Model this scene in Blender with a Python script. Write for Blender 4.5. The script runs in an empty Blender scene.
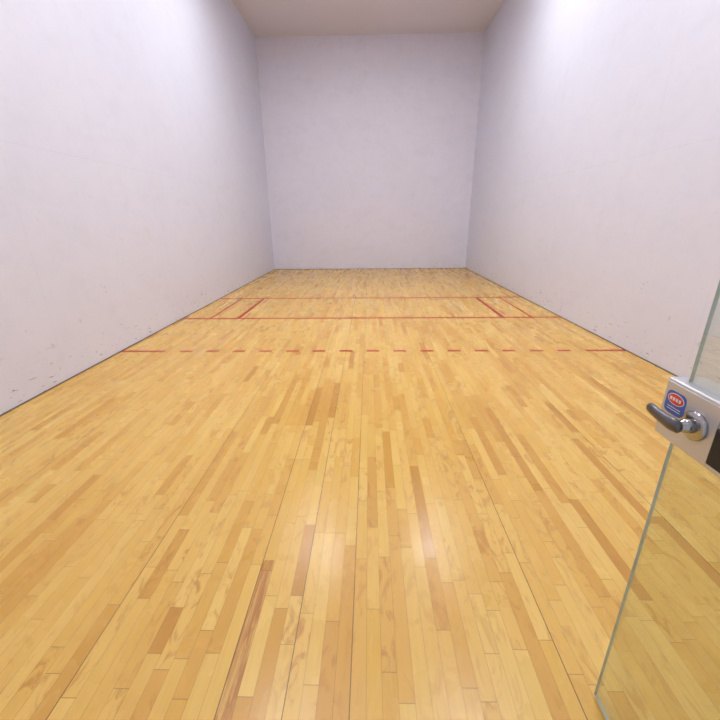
import bpy, bmesh, math, random
from mathutils import Vector, Matrix, Euler
random.seed(4)
D=12.64; HW=3.05; H=6.10; YB=-0.06; T=0.15
sc_=bpy.context.scene
sc_.view_settings.view_transform='Standard'
# ---------------- node helpers
class NT:
    def __init__(s,name):
        s.m=bpy.data.materials.new(name); s.m.use_nodes=True
        s.t=s.m.node_tree; s.n=s.t.nodes; s.l=s.t.links
        s.b=s.n['Principled BSDF']; s.out=s.n['Material Output']
    def setin(s,sock,v):
        if isinstance(v,bpy.types.NodeSocket): s.l.new(v,sock)
        elif v is not None: sock.default_value=v
    def math(s,op,a,b=None,c=None,clamp=False):
        n=s.n.new('ShaderNodeMath'); n.operation=op; n.use_clamp=clamp
        s.setin(n.inputs[0],a)
        if b is not None: s.setin(n.inputs[1],b)
        if c is not None: s.setin(n.inputs[2],c)
        return n.outputs[0]
    def pos(s):
        n=s.n.new('ShaderNodeNewGeometry'); x=s.n.new('ShaderNodeSeparateXYZ')
        s.l.new(n.outputs['Position'],x.inputs[0]); return n.outputs['Position'],x.outputs[0],x.outputs[1],x.outputs[2]
    def comb(s,a,b,c=0.0):
        n=s.n.new('ShaderNodeCombineXYZ')
        for i,v in enumerate((a,b,c)): s.setin(n.inputs[i],v)
        return n.outputs[0]
    def white(s,vec):
        n=s.n.new('ShaderNodeTexWhiteNoise'); n.noise_dimensions='3D'; s.l.new(vec,n.inputs['Vector']); return n.outputs['Value']
    def noise(s,vec,scale=1,detail=3,rough=.5,dist=0):
        n=s.n.new('ShaderNodeTexNoise'); s.l.new(vec,n.inputs['Vector'])
        n.inputs['Scale'].default_value=scale; n.inputs['Detail'].default_value=detail
        n.inputs['Roughness'].default_value=rough; n.inputs['Distortion'].default_value=dist
        return n.outputs['Fac']
    def ramp(s,f,stops,interp='LINEAR'):
        n=s.n.new('ShaderNodeValToRGB'); n.color_ramp.interpolation=interp
        e=n.color_ramp.elements
        while len(e)<len(stops): e.new(.5)
        for i,(p,c) in enumerate(stops):
            e[i].position=p; e[i].color=(*c,1) if len(c)==3 else c
        s.l.new(f,n.inputs[0]); return n.outputs[0]
    def mix(s,f,a,b,mode='MIX'):
        n=s.n.new('ShaderNodeMix'); n.data_type='RGBA'; n.blend_type=mode
        s.setin(n.inputs[0],f)
        for i,v in ((6,a),(7,b)):
            if isinstance(v,tuple): v=(*v,1) if len(v)==3 else v
            s.setin(n.inputs[i],v)
        return n.outputs[2]
    def mr(s,v,a,b,c,d):
        n=s.n.new('ShaderNodeMapRange'); s.l.new(v,n.inputs[0])
        for i,x in enumerate((a,b,c,d)): s.setin(n.inputs[i+1],x)
        return n.outputs[0]
def simple(name,col,rough=.5,metal=0,noise=0.06):
    k=NT(name); p,x,y,z=k.pos()
    f=k.noise(p,40,3)
    c=k.mix(f,tuple(v*(1-noise) for v in col),tuple(min(1,v*(1+noise)) for v in col))
    k.l.new(c,k.b.inputs['Base Color']); k.b.inputs['Roughness'].default_value=rough; k.b.inputs['Metallic'].default_value=metal
    return k.m
# ---------------- wood floor
def wood():
    k=NT('maple_floor'); p,x,y,z=k.pos(); W=0.054; L=.50
    u=k.math('DIVIDE',k.math('ADD',x,50*W+0.013),W); bi=k.math('FLOOR',u); fu=k.math('FRACT',u)
    r1=k.white(k.comb(bi,3.3,1.7))
    v=k.math('ADD',k.math('DIVIDE',y,L),k.math('MULTIPLY',r1,17.0))
    v=k.math('ADD',v,20.0)
    cell=k.math('FLOOR',v); fv=k.math('FRACT',v)
    j=k.math('MULTIPLY_ADD',k.white(k.comb(bi,cell,9.1)),.86,.07)
    seg=k.math('ADD',cell,k.math('GREATER_THAN',fv,j))
    rc=k.white(k.comb(bi,seg,5.5)); rc2=k.white(k.comb(bi,seg,8.25))
    base=k.ramp(rc,[(0,(.85,.57,.155)),(.30,(.82,.525,.130)),(.62,(.78,.475,.105)),(.86,(.73,.41,.082)),(.96,(.65,.34,.060)),(1,(.54,.25,.040))])
    off=k.math('MULTIPLY',rc2,60.0)
    g=k.noise(k.comb(k.math('MULTIPLY',x,90.0),k.math('MULTIPLY',y,4.0),off),1,4,.6,.6)
    base=k.mix(k.mr(g,.35,.75,0,.30),base,(.66,.35,.07))
    bl=k.noise(k.comb(k.math('MULTIPLY',x,17.0),k.math('MULTIPLY',y,6.5),off),1,4,.6,1.4)
    amt=k.math('MULTIPLY',k.mr(bl,.51,.65,0,.78),k.mr(rc2,.25,.90,0,1.0))
    base=k.mix(amt,base,(.53,.235,.04))
    lt=k.math('MULTIPLY',k.mr(bl,.30,.45,.35,0),k.mr(rc2,0,.6,1,0))
    base=k.mix(lt,base,(.88,.66,.24))
    big=k.noise(p,.55,2)
    base=k.mix(k.mr(big,.35,.7,0,.2),base,(.70,.385,.07))
    inx=k.math('MULTIPLY',k.math('GREATER_THAN',x,-.499),k.math('LESS_THAN',x,-.445))
    iny=k.math('MULTIPLY',k.math('GREATER_THAN',y,.76),k.math('LESS_THAN',y,1.38))
    odd=k.math('MULTIPLY',k.math('MULTIPLY',inx,iny),k.mr(g,.42,.58,.35,.85))
    base=k.mix(odd,base,(.42,.14,.028))
    du=k.math('MULTIPLY',k.math('MINIMUM',fu,k.math('SUBTRACT',1.0,fu)),W)
    rs=k.white(k.comb(k.math('ROUND',u),77.7,2.2))
    strong=k.math('GREATER_THAN',rs,.87)
    wid=k.math('MULTIPLY_ADD',strong,.0010,.0009)
    seam=k.math('MULTIPLY',k.math('LESS_THAN',du,wid),k.math('MULTIPLY_ADD',strong,.45,.40))
    dv=k.math('MULTIPLY',k.math('ABSOLUTE',k.math('SUBTRACT',fv,j)),L)
    end=k.math('MULTIPLY',k.math('LESS_THAN',dv,.0014),.5)
    s=k.math('MAXIMUM',seam,end)
    col=k.mix(s,base,(.15,.06,.013))
    k.l.new(col,k.b.inputs['Base Color'])
    sm=k.noise(p,2.2,4,.6)
    ro=k.math('ADD',k.math('MULTIPLY_ADD',rc2,.12,.215),k.mr(sm,.3,.7,-.03,.06))
    k.l.new(ro,k.b.inputs['Roughness'])
    k.b.inputs['IOR'].default_value=1.47
    bp=k.n.new('ShaderNodeBump'); bp.inputs['Strength'].default_value=.14; bp.inputs['Distance'].default_value=.002
    h=k.math('SUBTRACT',k.math('MULTIPLY',k.noise(k.comb(k.math('MULTIPLY',x,14.0),k.math('MULTIPLY',y,1.5),off),1,2),1.0),s)
    k.l.new(h,bp.inputs['Height']); k.l.new(bp.outputs[0],k.b.inputs['Normal'])
    return k.m
def wallmat(name,ax,col,scuff=1.0,mott=1.0):
    k=NT(name); p,x,y,z=k.pos(); a=x if ax=='x' else y
    n1=k.noise(p,.7,4,.6); n2=k.noise(p,5,5,.7)
    c=k.mix(k.mr(n1,.3,.7,0,.5*mott),col,tuple(v*.95 for v in col))
    c=k.mix(k.mr(n2,.45,.8,0,.35*mott),c,tuple(v*.90 for v in col))
    n3=k.noise(k.comb(k.math('MULTIPLY',a,1.6),k.math('MULTIPLY',z,2.6),5.0),1,6,.75)
    c=k.mix(k.mr(n3,.52,.68,0,.4*mott),c,tuple(v*.90 for v in col))
    fa=k.math('ABSOLUTE',k.math('SUBTRACT',k.math('FRACT',k.math('DIVIDE',k.math('ADD',a,30.0),1.22)),.5))
    fz=k.math('ABSOLUTE',k.math('SUBTRACT',k.math('FRACT',k.math('DIVIDE',k.math('ADD',z,1.52),2.44)),.5))
    s=k.math('MAXIMUM',k.math('LESS_THAN',fa,.003),k.math('LESS_THAN',fz,.002))
    c=k.mix(k.math('MULTIPLY',s,k.mr(n2,.35,.65,.04,.16)),c,tuple(v*.6 for v in col))
    sc=k.noise(k.comb(k.math('MULTIPLY',a,7.0),k.math('MULTIPLY',z,11.0),3.0),1,3,.6,1.0)
    low=k.mr(z,0,2.2,1.0,.05)
    m=k.math('MULTIPLY',k.mr(sc,.67,.73,0,.40*scuff),low)
    c=k.mix(m,c,(.30,.29,.33))
    sc2=k.noise(k.comb(k.math('MULTIPLY',a,9.0),k.math('MULTIPLY',z,40.0),8.0),1,2,.6,.6)
    m2=k.math('MULTIPLY',k.mr(sc2,.65,.70,0,.8*scuff),k.mr(z,.05,.38,1.0,0.0))
    c=k.mix(m2,c,(.12,.09,.10))
    k.l.new(c,k.b.inputs['Base Color']); k.b.inputs['Roughness'].default_value=.42
    bp=k.n.new('ShaderNodeBump'); bp.inputs['Strength'].default_value=.08; bp.inputs['Distance'].default_value=.01
    k.l.new(n2,bp.inputs['Height']); k.l.new(bp.outputs[0],k.b.inputs['Normal'])
    return k.m
M_wood=wood()
M_side=wallmat('painted_side_wall','y',(.785,.80,.92)); M_front=wallmat('painted_front_wall','x',(.84,.83,.94),.5,1.4)
M_ceil=simple('ceiling_paint',(.78,.74,.77),.8,0,.03)
M_gap_shade=simple('painted_gap_shade',(.16,.11,.09),.6)  # dark colour painted in for the shade in the wall-floor gap
M_frame=simple('frame_steel',(.45,.45,.47),.35,.8)
M_box=simple('satin_aluminium',(.62,.62,.64),.34,.55,.03)
M_chrome=simple('brushed_chrome',(.45,.45,.46),.22,1,.03)
M_dark=simple('dark_steel',(.15,.15,.165),.28,.9,.05)
M_black=simple('black_rubber',(.012,.012,.014),.5)
M_blue=simple('label_blue',(.04,.13,.50),.4); M_red=simple('label_red',(.75,.05,.03),.4); M_white=simple('label_white',(.85,.85,.85),.4)
def linemat():
    k=NT('red_line_paint'); p,x,y,z=k.pos(); f=k.noise(p,22,4,.7)
    c=k.mix(k.mr(f,.45,.8,0,.45),(.40,.018,.010),(.54,.14,.04))
    k.l.new(c,k.b.inputs['Base Color']); k.b.inputs['Roughness'].default_value=.5
    k.b.inputs['Specular IOR Level'].default_value=.3
    return k.m
M_line=linemat()
def glassmat(name,tint):
    k=NT(name); n=k.n
    tr=n.new('ShaderNodeBsdfTransparent'); tr.inputs[0].default_value=(*tint,1)
    gl=n.new('ShaderNodeBsdfGlossy'); gl.inputs['Roughness'].default_value=.01; gl.inputs[0].default_value=(.92,.97,.93,1)
    g=n.new('ShaderNodeNewGeometry'); vm=n.new('ShaderNodeVectorMath'); vm.operation='DOT_PRODUCT'
    k.l.new(g.outputs['Incoming'],vm.inputs[0]); k.l.new(g.outputs['Normal'],vm.inputs[1])
    c=k.math('SUBTRACT',1.0,k.math('ABSOLUTE',vm.outputs['Value']),clamp=True)
    f=k.math('MULTIPLY_ADD',k.math('POWER',c,5.0),.90,.10,clamp=True)
    ms=n.new('ShaderNodeMixShader'); k.l.new(f,ms.inputs[0]); k.l.new(tr.outputs[0],ms.inputs[1]); k.l.new(gl.outputs[0],ms.inputs[2])
    k.l.new(ms.outputs[0],k.out.inputs[0]); n.remove(k.b); return k.m
M_glass=glassmat('tempered_glass',(.90,.925,.90))
M_gedge=simple('glass_edge_green',(.50,.60,.54),.15)
def emis(name,col,st):
    k=NT(name); k.b.inputs['Base Color'].default_value=(.8,.8,.8,1)
    k.b.inputs['Emission Color'].default_value=(*col,1); k.b.inputs['Emission Strength'].default_value=st; return k.m
M_lamp=emis('lamp_diffuser',(.94,.965,1.0),36)
# ---------------- geometry helpers
def obj(name,me,mats,parent=None,smooth=False):
    o=bpy.data.objects.new(name,me); bpy.context.collection.objects.link(o)
    for m in (mats if isinstance(mats,list) else [mats]): me.materials.append(m)
    if smooth:
        for p in me.polygons: p.use_smooth=True
    if parent: o.parent=parent
    return o
def box(name,lo,hi,mat,parent=None,bev=0,seg=3):
    bm=bmesh.new(); bmesh.ops.create_cube(bm,size=1)
    for v in bm.verts:
        v.co=Vector([(lo[i]+hi[i])/2+v.co[i]*(hi[i]-lo[i]) for i in range(3)])
    if bev: bmesh.ops.bevel(bm,geom=bm.edges[:],offset=bev,segments=seg,affect='EDGES',profile=.5)
    me=bpy.data.meshes.new(name); bm.to_mesh(me); bm.free()
    return obj(name,me,mat,parent)
def boxes(name,lst,mat,parent=None):
    bm=bmesh.new()
    for lo,hi in lst:
        r=bmesh.ops.create_cube(bm,size=1)
        for v in r['verts']: v.co=Vector([(lo[i]+hi[i])/2+v.co[i]*(hi[i]-lo[i]) for i in range(3)])
    me=bpy.data.meshes.new(name); bm.to_mesh(me); bm.free()
    return obj(name,me,mat,parent)
def sweep(name,pts,rad,mat,parent=None,N=24,up=Vector((0,0,1))):
    bm=bmesh.new(); rings=[]
    for i,p in enumerate(pts):
        d=(pts[min(i+1,len(pts)-1)]-pts[max(i-1,0)]).normalized()
        s=d.cross(up).normalized(); w=s.cross(d).normalized()
        rings.append([bm.verts.new(p+s*math.cos(2*math.pi*q/N)*rad[i][0]+w*math.sin(2*math.pi*q/N)*rad[i][1]) for q in range(N)])
    for a,b in zip(rings,rings[1:]):
        for q in range(N): bm.faces.new((a[q],a[(q+1)%N],b[(q+1)%N],b[q]))
    bm.faces.new(rings[0][::-1]); bm.faces.new(rings[-1])
    bmesh.ops.recalc_face_normals(bm,faces=bm.faces[:])
    me=bpy.data.meshes.new(name); bm.to_mesh(me); bm.free()
    return obj(name,me,mat,parent,True)
def empty(name):
    e=bpy.data.objects.new(name,None); bpy.context.collection.objects.link(e); return e
# ---------------- room shell
DX0,DX1,DH=-.18,.77,2.13
box('floor',(-HW-T,YB-T,-.1),(HW+T,D+T,0),M_wood)
box('ceiling',(-HW-T,YB-T,H),(HW+T,D+T,H+.12),M_ceil)
box('wall_left',(-HW-T,YB-T,0),(-HW,D+T,H),M_side)
box('wall_right',(HW,YB-T,0),(HW+T,D+T,H),M_side)
box('wall_front',(-HW,D,0),(HW,D+T,H),M_front)
boxes('wall_back',[((-HW,YB-T,0),(DX0-.05,YB,H)),((DX1+.05,YB-T,0),(HW,YB,H)),((DX0-.05,YB-T,DH+.05),(DX1+.05,YB,H))],M_front)
boxes('trim_1',[((DX0-.05,YB-T,0),(DX0,YB,DH)),((DX1,YB-T,0),(DX1+.05,YB,DH)),((DX0-.05,YB-T,DH),(DX1+.05,YB,DH+.05))],M_frame)
box('gap_shade_left',(-HW,YB,0),(-HW+.010,D,.010),M_gap_shade)  # left, right, front: dark strips imitate the shadow gap at the wall foot
box('gap_shade_right',(HW-.010,YB,0),(HW,D,.010),M_gap_shade)
box('gap_shade_front',(-HW+.010,D-.010,0),(HW-.010,D,.010),M_gap_shade)
# ---------------- court lines
zl=.0012; w=.07
def rect(x0,x1,y0,y1): return ((x0,y0,0.0),(x1,y1,zl))
ys,yf,yd=6.11,7.80,4.45
R=[rect(-HW+.012,HW-.012,ys-w/2,ys+w/2),rect(-HW+.012,HW-.012,yf-w/2,yf+w/2)]
for s in (-1,1):
    for q,ww in ((.457,.035),(.914,.055)):
        xx=s*(HW-q); R.append(rect(xx-ww/2,xx+ww/2,ys+w/2,yf-w/2))
w=.055
R.append(rect(-HW+.012,-HW+.55,yd-w/2,yd+w/2)); R.append(rect(HW-.47,HW-.012,yd-w/2,yd+w/2))
per=.326
for i in range(-8,9):
    c=i*per+.04
    if abs(c)<HW-.57: R.append(rect(c-.078,c+.078,yd-w/2,yd+w/2))
boxes('court_line_markings',R,M_line)
# ---------------- ceiling lights
for yy in (3.4,7.3):
    for xx in (-1.25,1.5):
        e=empty('ceiling_light')
        a,b=.30,.60
        boxes('housing',[((xx-a-.04,yy-b-.04,H-.05),(xx-a,yy+b+.04,H)),((xx+a,yy-b-.04,H-.05),(xx+a+.04,yy+b+.04,H)),
            ((xx-a,yy-b-.04,H-.05),(xx+a,yy-b,H)),((xx-a,yy+b,H-.05),(xx+a,yy+b+.04,H))],M_box,e)
        box('diffuser',(xx-a,yy-b,H-.035),(xx+a,yy+b,H-.001),M_lamp,e)
# ---------------- glass door
door=empty('glass_door')
gx0,gx1=.742,.752; ye=.848; yh=-.05
g=box('glass_panel',(gx0,yh,.012),(gx1,ye,2.11),[M_glass,M_gedge],door)
for p in g.data.polygons:
    if abs(p.normal.x)<.5: p.material_index=1
boxes('hinge_bottom',[((gx0-.014,yh-.005,.006),(gx1+.014,yh+.12,.06))],M_box,door)
boxes('hinge_top',[((gx0-.014,yh-.005,2.06),(gx1+.014,yh+.12,2.125))],M_box,door)
bx0,bx1=.724,.806
box('lock_housing',(bx0,.63,.985),(bx1,.887,1.136),M_box,door,.006)
box('housing_cover_plate',(bx0-.003,.725,.992),(bx0+.002,.880,1.128),M_box,door,.0012,2)
box('latch_guard',(bx0-.006,.56,1.0),(bx1+.004,.724,1.085),M_black,door,.004)
box('latch_bolt',(.742,.885,1.045),(.758,.900,1.075),M_chrome,door,.003)
hy,hz=.774,1.062
sweep('handle_rose',[Vector((bx0-.002,hy,hz)),Vector((bx0-.009,hy,hz)),Vector((bx0-.012,hy,hz)),Vector((bx0-.013,hy,hz))],[(.033,.033),(.033,.033),(.029,.029),(.016,.016)],M_chrome,door,40)
sweep('handle_neck',[Vector((bx0-.010,hy,hz)),Vector((bx0-.030,hy,hz)),Vector((bx0-.032,hy,hz)),Vector((bx0-.045,hy,hz)),Vector((bx0-.049,hy,hz))],[(.017,.017),(.015,.015),(.0125,.0125),(.0125,.0125),(.009,.009)],M_chrome,door,32)
hx=bx0-.045
lp=[(.0,-.014,0),(.0,-.008,0),(-.002,.01,0),(-.003,.03,0),(-.003,.05,.001),(-.001,.07,.002),(.001,.086,.003),(.003,.092,.003),(.004,.095,.003)]
sweep('handle_lever',[Vector((hx+p[0],hy+p[1],hz+p[2])) for p in lp],[(.004,.007),(.009,.014),(.011,.016),(.010,.0145),(.009,.0135),(.009,.013),(.009,.012),(.006,.008),(.002,.003)],M_dark,door,32)
def disc(name,cy,cz,ry,rz,x,th,mat,N=40,pw=1.0):
    bm=bmesh.new(); f=[]
    for q in range(N):
        a=2*math.pi*q/N; c,s=math.cos(a),math.sin(a)
        f.append(bm.verts.new((x,cy+ry*math.copysign(abs(c)**pw,c),cz+rz*math.copysign(abs(s)**pw,s))))
    fc=bm.faces.new(f); r=bmesh.ops.extrude_face_region(bm,geom=[fc])
    for v in r['geom']:
        if isinstance(v,bmesh.types.BMVert): v.co.x-=th
    bmesh.ops.recalc_face_normals(bm,faces=bm.faces[:])
    me=bpy.data.meshes.new(name); bm.to_mesh(me); bm.free(); return obj(name,me,mat,door)
lx=bx0-.003; ly=.842
disc('label_backing',ly,1.083,.030,.028,lx,.0006,M_blue,40,.45)
disc('label_oval_white',ly,1.093,.025,.014,lx-.0006,.0004,M_white)
disc('label_oval_red',ly,1.093,.023,.012,lx-.001,.0004,M_red)
boxes('label_text',[((lx-.0018,ly-.016+i*.009,1.089),(lx-.0014,ly-.010+i*.009,1.097)) for i in range(4)]+[((lx-.001,ly-.020,1.065+i*.006),(lx-.0006,ly+.020,1.0665+i*.006)) for i in range(2)],M_white,door)
# ---------------- world
wd=bpy.data.worlds.new('World'); bpy.context.scene.world=wd; wd.use_nodes=True
wd.node_tree.nodes['Background'].inputs[0].default_value=(.75,.78,.85,1); wd.node_tree.nodes['Background'].inputs[1].default_value=.7
# ---------------- camera
cam=bpy.data.cameras.new('camera'); co=bpy.data.objects.new('camera',cam); bpy.context.collection.objects.link(co)
R_=Euler((math.radians(90-19.97),0,math.radians(1.50))).to_matrix() @ Matrix.Rotation(math.radians(-.6),3,'Z')
co.location=(0,0,1.5); co.rotation_euler=R_.to_euler()
cam.sensor_width=36; cam.lens=19.4; cam.clip_start=.02
bpy.context.scene.camera=co
